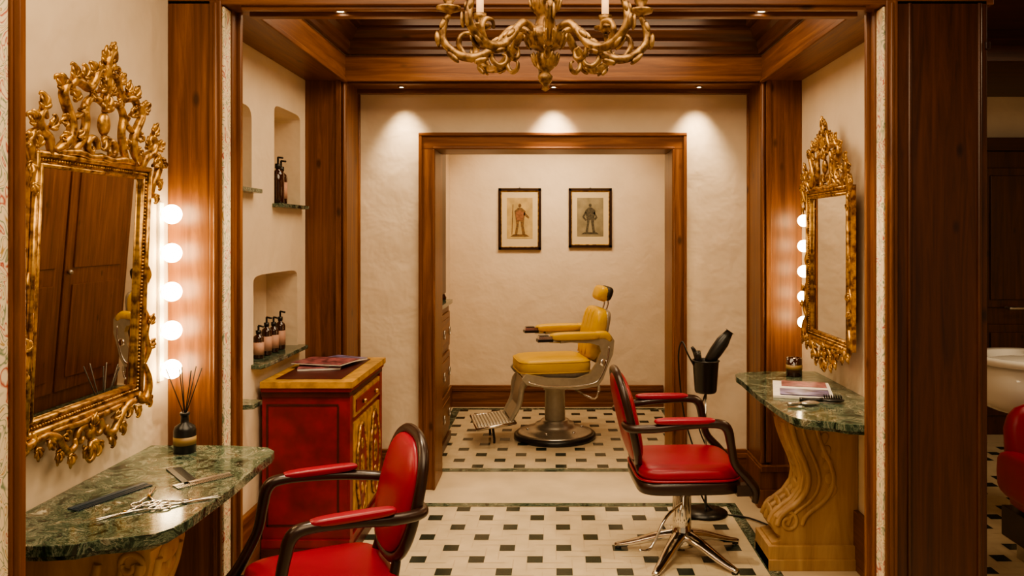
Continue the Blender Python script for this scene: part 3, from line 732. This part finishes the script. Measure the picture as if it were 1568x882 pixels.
# ------------------------------------------------------------------ barber chair (faces -x)
def barber_chair(x, y, rz):
    m = MB()
    m.lathe([(.30, 0), (.31, .008), (.31, .03), (.295, .042)], (0, 0, 0), blackp, 40)
    m.lathe([(.29, .042), (.27, .052), (.25, .052), (.235, .065), (.18, .078), (.15, .095), (.145, .11), (.11, .115), (.105, .135), (.085, .14)], (0, 0, 0), steel, 40)
    m.lathe([(.078, .13), (.076, .36), (.088, .365), (.088, .385), (.13, .40), (.15, .43)], (0, 0, 0), enamel_c, 32)
    for q in range(6): a = q*pi/3; m.ell((.21*math.cos(a), .21*math.sin(a), .075), (.012, .012, .008), chrome, nu=8, nv=6)
    m.ell((.0, 0, .455), (.25, .20, .05), enamel, .5, .5, nu=24)
    m.ell((-.03, 0, .565), (.275, .225, .068), yellow, .5, .35, nu=40, nv=14)
    for z in (.525, .60): m.tube([(-.03+.270*math.copysign(abs(math.cos(t))**.35, math.cos(t)), .222*math.copysign(abs(math.sin(t))**.35, math.sin(t)), z) for t in [2*pi*q/44 for q in range(44)]], .006, yellow, 6, 1, closed=True)
    m.box((-.27, -.21, .49), (.22, .21, .52), steel)
    R = Rot('Y', 12); c = Vector((.295, 0, .79))
    m.ell(c, (.060, .21, .20), yellow, .5, .45, R=R, nu=32, nv=14)
    m.ell(c+R @ Vector((.045, 0, -.01)), (.028, .20, .205), enamel, .4, .4, R=R, nu=28, nv=12)
    for u in (-.10, 0, .10): m.tube([c+R @ Vector((-.056, u, z)) for z in (-.17, 0, .17)], .005, yellow, 6, 3)
    for u in (-.05, .05): m.tube([c+R @ Vector((.045, u, .12)), c+R @ Vector((.060, u, .24)), c+R @ Vector((.03, u, .30))], .007, chrome, 8, 4)
    hc = c+R @ Vector((.005, 0, .305))
    m.ell(hc, (.045, .12, .058), yellow, .6, .5, R=Rot('Y', 20), nu=24); m.ell(hc+Vector((.036, 0, .0)), (.032, .122, .056), blackm, .6, .5, R=Rot('Y', 20), nu=24)
    for s_ in (-1, 1):
        Y = .275*s_
        prof = [(.36, .80), (.385, .76), (.375, .66), (.33, .56), (.30, .48), (.26, .43), (.10, .41), (-.12, .43), (-.27, .46), (-.30, .50), (-.27, .535), (-.10, .50), (.10, .49), (.20, .52), (.255, .60), (.285, .68), (.27, .725), (.20, .745), (.05, .755), (-.02, .75), (-.02, .775), (.10, .79), (.25, .80)]
        y0, y1 = sorted((Y-.022*s_, Y+.014*s_)); m.prism(prof, y0, y1, enamel, 'xz')
        m.tube([(a, Y+.014*s_, b) for a, b in ((.345, .72), (.33, .62), (.28, .50), (.22, .45), (.05, .435), (-.15, .45), (-.26, .48))], .007, chrome, 6, 4)
        m.lathe([(.03, 0), (.03, .014), (.02, .02)], (.30, Y, .60), chrome, 20, R=Rot('X', -90*s_))
        m.ell((.09, Y, .80), (.19, .042, .030), yellow, .6, .45, nu=28, nv=10)
        m.tube([(.24, Y, .80), (.32, Y, .80), (.36, Y, .76)], [.03, .03, .018], yellow, 10, 4)
        m.box((-.19, Y-.042, .765), (-.08, Y+.042, .785), blackp); m.box((-.185, Y-.038, .785), (-.085, Y+.038, .808), chrome)
        m.box((-.175, Y-.028, .808), (-.11, Y+.028, .812), blackp)
        m.tube([(-.10, Y, .77), (-.02, Y, .765)], .014, steel, 8, 1)
        m.tube([(-.22, .17*s_, .49), (-.28, .17*s_, .43), (-.30, .16*s_, .30), (-.35, .15*s_, .20), (-.37, .14*s_, .16)], [.022, .024, .020, .018, .016], enamel, 8, 4, flat=(1, 1.4))
    m.prism([(-.21, .50), (-.27, .48), (-.29, .40), (-.31, .28), (-.365, .19), (-.34, .175), (-.28, .27), (-.255, .40), (-.20, .46)], -.13, .13, enamel, 'xz')
    R2 = Rot('Y', -6); fc = Vector((-.475, 0, .155))
    def fp(u, v, w): return fc+R2 @ Vector((u, v, w))
    poly = [(-.14, -.22), (.14, -.20), (.14, .20), (-.14, .22)]
    m.add([fp(a, b, w) for w in (-.012, .006) for a, b in poly], [(0, 1, 2, 3), (4, 5, 6, 7), (0, 1, 5, 4), (1, 2, 6, 5), (2, 3, 7, 6), (3, 0, 4, 7)], enamel_c)
    for q in range(12): m.tube([fp(-.125+.023*q, -.20, .008), fp(-.125+.023*q, .20, .008)], .005, steel, 6, 1)
    m.tube([fp(-.14, -.22, 0), fp(.14, -.20, 0), fp(.14, .20, 0), fp(-.14, .22, 0)], .012, chrome, 8, 1, closed=True)
    for s_ in (-1, 1): m.tube([fp(-.02, .12*s_, -.01), (-.48, .12*s_, .05), (-.48, .12*s_, .012)], .009, blackm, 8, 2)
    m.tube([(.10, -.12, .40), (.17, -.22, .36), (.24, -.28, .34), (.27, -.28, .40)], .008, chrome, 8, 4); m.ell((.27, -.28, .41), (.012, .012, .03), enamel)
    return m.done('barber_chair', (x, y, 0), rz)
barber_chair(.01, 6.05, math.radians(12))

# ------------------------------------------------------------------ hair dryer stand
def dryer_stand():
    m = MB()
    m.lathe([(.12, 0), (.12, .012), (.02, .02)], (0, 0, 0), blackp, 28)
    m.tube([(0, 0, .015), (0, 0, .70)], .007, steel, 8, 1)
    m.lathe([(.055, .67), (.060, .68), (.072, .84), (.078, .845), (.072, .85), (.066, .84), (.055, .69), (.0, .69)], (0, 0, 0), blackp, 28)
    m.tube([(.01, 0, .74), (.03, 0, .86), (.055, 0, .90)], [.018, .020, .022], blackp, 10, 4)
    R = Rot('Y', 35)
    m.lathe([(.022, -.10), (.030, -.08), (.036, -.03), (.036, .04), (.028, .075), (.020, .11), (.030, .112)], (.07, 0, .915), blackp, 20, R=R)
    m.tube([(-.02, .02, .74), (-.05, .01, .87), (-.075, 0, .92)], [.012, .014, .008], blackp, 8, 3)
    m.tube([(-.03, -.01, .80), (-.05, -.02, .90)], [.016, .018], blackp, 8, 3)
    m.tube([(-.02, 0, .74), (-.10, -.02, .88), (-.13, 0, .95), (-.15, 0, .85), (-.12, .0, .55), (-.05, .0, .30), (-.03, 0, .12), (.05, 0, .012), (.22, -.10, .01), (.35, -.30, .01)], .005, blackp, 6, 5)
    m.tube([(.01, 0, .70), (-.04, .0, .50), (.02, 0, .32), (.0, 0, .20)], .004, blackp, 6, 5)
    m.done('hair_dryer_stand', (.84, 4.40, 0))
dryer_stand()

# ------------------------------------------------------------------ chandelier
def chandelier():
    m = MB()
    prof = [(.002, 0), (.012, .006), (.007, .018), (.018, .028), (.023, .045), (.012, .058), (.030, .075), (.040, .098), (.030, .115), (.020, .12), (.048, .135), (.064, .16), (.058, .18), (.034, .195), (.026, .23), (.040, .25), (.046, .275), (.028, .30), (.020, .33), (.032, .36), (.018, .40), (.012, .50), (.02, .52), (.008, .54), (.008, .80)]
    m.lathe(prof, (0, 0, 0), bronze, 24)
    for q in range(12):
        a = 2*pi*q/12
        for r, z, L in ((.036, .095, .022), (.059, .155, .026), (.043, .262, .022), (.028, .36, .018)): m.ell((r*math.cos(a), r*math.sin(a), z), (.006, .006, L), bronze, R=Rot('Z', math.degrees(a)) @ Rot('Y', 18), nu=8, nv=6)
    NA = 8
    for q in range(NA):
        a = 2*pi*q/NA+.05; c, s_ = math.cos(a), math.sin(a)
        def P(r, z, t=0): return (r*c-t*s_, r*s_+t*c, z)
        m.tube([P(.03, .155), P(.06, .185), P(.10, .19), P(.135, .155), P(.175, .115), (P(.225, .10)), P(.275, .115), P(.310, .155), P(.305, .20), P(.292, .230)], [.010, .010, .011, .013, .014, .014, .013, .012, .010, .008], bronze, 8, 5)
        m.tube([P(.165, .125), P(.160, .095), P(.140, .078), P(.120, .086), P(.118, .106), P(.132, .112)], [.006, .008, .008, .007, .005, .003], bronze, 8, 4)
        m.tube([P(.24, .105), P(.262, .140), P(.250, .170), P(.222, .172), P(.216, .150)], [.006, .009, .008, .006, .004], bronze, 8, 4)
        for r, z, an, L in ((.155, .148, 40, .022), (.195, .092, 15, .022), (.280, .102, -40, .024), (.325, .155, -85, .024), (.31, .20, -110, .018)):
            for t in (-.009, .009): m.ell(P(r, z, t), (L, .005, .008), bronze, R=Rot('Z', math.degrees(a)) @ Rot('Y', an), nu=8, nv=6)
        m.lathe([(.008, .0), (.016, .006), (.036, .012), (.038, .020), (.018, .024), (.012, .03), (.020, .045), (.022, .058), (.012, .06)], P(.292, .232), bronze, 18)
        m.lathe([(.012, 0), (.012, .085)], P(.292, .290), candle_l, 12)
        m.ell(P(.292, .395), (.009, .009, .02), lamp_m, nu=10, nv=8)
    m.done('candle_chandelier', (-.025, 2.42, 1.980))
chandelier()

# ------------------------------------------------------------------ pictures
def picture(x0, x1, z0, z1, pm, ink, pose):
    m = MB(); y = 7.13; w = .022
    for a, b, c, d in ((x0, x1, z0, z0+w), (x0, x1, z1-w, z1), (x0, x0+w, z0, z1), (x1-w, x1, z0, z1)): m.box((a, y-.026, c), (b, y, d), blackw)
    g = .006
    for a, b, c, d in ((x0+w, x1-w, z0+w, z0+w+g), (x0+w, x1-w, z1-w-g, z1-w), (x0+w, x0+w+g, z0+w, z1-w), (x1-w-g, x1-w, z0+w, z1-w)): m.box((a, y-.018, c), (b, y, d), gold)
    m.box((x0+.005, y-.008, z0+.005), (x1-.005, y-.001, z1-.005), mat_a)
    px0, px1, pz0, pz1 = x0+.075, x1-.075, z0+.10, z1-.085
    m.box((px0, y-.010, pz0), (px1, y-.008, pz1), pm)
    cx, cz, h = (px0+px1)/2, pz0+.035, (pz1-pz0)-.08
    F = lambda pts, mt=ink: m.prism([(cx+u*h, cz+v*h) for u, v in pts], y-.0112, y-.010, mt, 'xz')
    F([(-.16, .0), (-.08, .0), (-.02, .42), (.02, .42), (.08, 0), (.17, .0), (.12, .30), (.14, .50), (.18, .74), (.06, .84), (-.06, .84), (-.17, .74), (-.13, .50), (-.11, .3)])
    F([(.05*math.cos(t)+.0, .91+.065*math.sin(t)) for t in [q*pi/6 for q in range(12)]])
    if pose:
        F([(-.26, 0), (-.235, 0), (-.20, .95), (-.225, .95)]); F([(.14, .72), (.30, .55), (.27, .50), (.12, .62)])
        m.prism([(cx+u*h, cz+v*h) for u, v in [(-.10, .45), (.10, .45), (.13, .70), (.0, .78), (-.13, .70)]], y-.0118, y-.0112, redink, 'xz')
    else: F([(-.17, .72), (-.27, .52), (-.16, .38), (-.12, .42), (-.2, .53), (-.12, .66)]); F([(.14, .72), (.25, .50), (.16, .40), (.13, .45), (.18, .53), (.11, .64)])
    F([(-.30, -.06), (.30, -.06), (.2, .01), (-.2, .01)])
    m.ell(((x0+x1)/2, y-.01, z1+.006), (.008, .006, .008), steel, nu=8, nv=6)
    m.done('framed_picture')
picture(-.492, -.112, 1.40, 1.95, print_a, sepia, True); picture(.135, .52, 1.42, 1.95, print_b, ink_b, False)

# back-room chest on the left wall
m = MB()
m.box((-.925, 5.40, .06), (-.79, 6.00, 1.02), wood_z); m.box((-.925, 5.36, 1.02), (-.765, 6.03, 1.05), green); m.box((-.925, 5.38, 0), (-.775, 6.02, .06), dwood_z)
for z0, z1 in ((.12, .38), (.42, .68), (.72, .97)):
    m.box((-.79, 5.45, z0), (-.775, 5.95, z1), wood_z); m.box((-.775, 5.50, z0+.04), (-.768, 5.90, z1-.04), wood_y)
    for y in (5.58, 5.85): m.tube([(-.762, y+.03*math.cos(t), (z0+z1)/2-.01+.03*math.sin(t)) for t in [q*pi/6 for q in range(12)]], .004, steel, 6, 1, closed=True)
m.done('drawer_chest', bevel=.004)
m = MB(); m.box((-.925, 5.135, 1.15), (-.722, 5.34, 2.3), dwood_z); m.done('trim_dark_panel')
m = MB(); m.lathe([(.03, 0), (.035, .02), (.02, .05), (.012, .07), (.016, .10), (.006, .11)], (-.83, 5.92, 1.051), amber, 16); m.done('glass_decanter')

# ------------------------------------------------------------------ backwash unit (side room)
m = MB()
m.lathe([(.06, 0), (.10, .0), (.09, .45), (.12, .62)], (0, 0, 0), whitep, 28)
m.ell((0, 0, .73), (.30, .26, .15), whitep, .7, .7, nu=32, nv=14)
m.lathe([(.19, .0), (.30, .01), (.31, .035), (.29, .05), (.24, .045), (.19, .01)], (0, 0, .84), whitep, 36)
m.tube([(.10, .18, .87), (.10, .18, 1.0), (.10, .08, 1.03)], .012, chrome, 10, 4)
m.done('backwash_basin', (2.58, 4.30, 0))
m = MB()
m.box((-.25, -.28, .10), (.25, .22, .24), blackw); m.box((-.20, -.22, 0), (.20, .18, .10), steel)
m.ell((0, -.04, .32), (.27, .26, .08), red, .5, .4, nu=28)
m.ell((0, .18, .50), (.25, .06, .24), red, .6, .6, R=Rot('X', -12), nu=28)
for s_ in (-1, 1): m.ell((.26*s_, -.04, .42), (.05, .24, .11), red, .5, .5, nu=24)
m.done('backwash_chair', (2.41, 3.62, 0))

# ------------------------------------------------------------------ world + camera
w = bpy.data.worlds.new('world'); scene.world = w; w.use_nodes = True
bg = w.node_tree.nodes['Background']; bg.inputs['Color'].default_value = (1, .74, .46, 1); bg.inputs['Strength'].default_value = .36
cam = bpy.data.cameras.new('camera'); co = bpy.data.objects.new('camera', cam); scene.collection.objects.link(co)
co.location = (0, 0, H); co.rotation_euler = (pi/2, 0, 0)
cam.sensor_width = 36; cam.lens = 28.0; cam.shift_x = -.0406; cam.shift_y = -.0537; cam.clip_start = .05
scene.camera = co
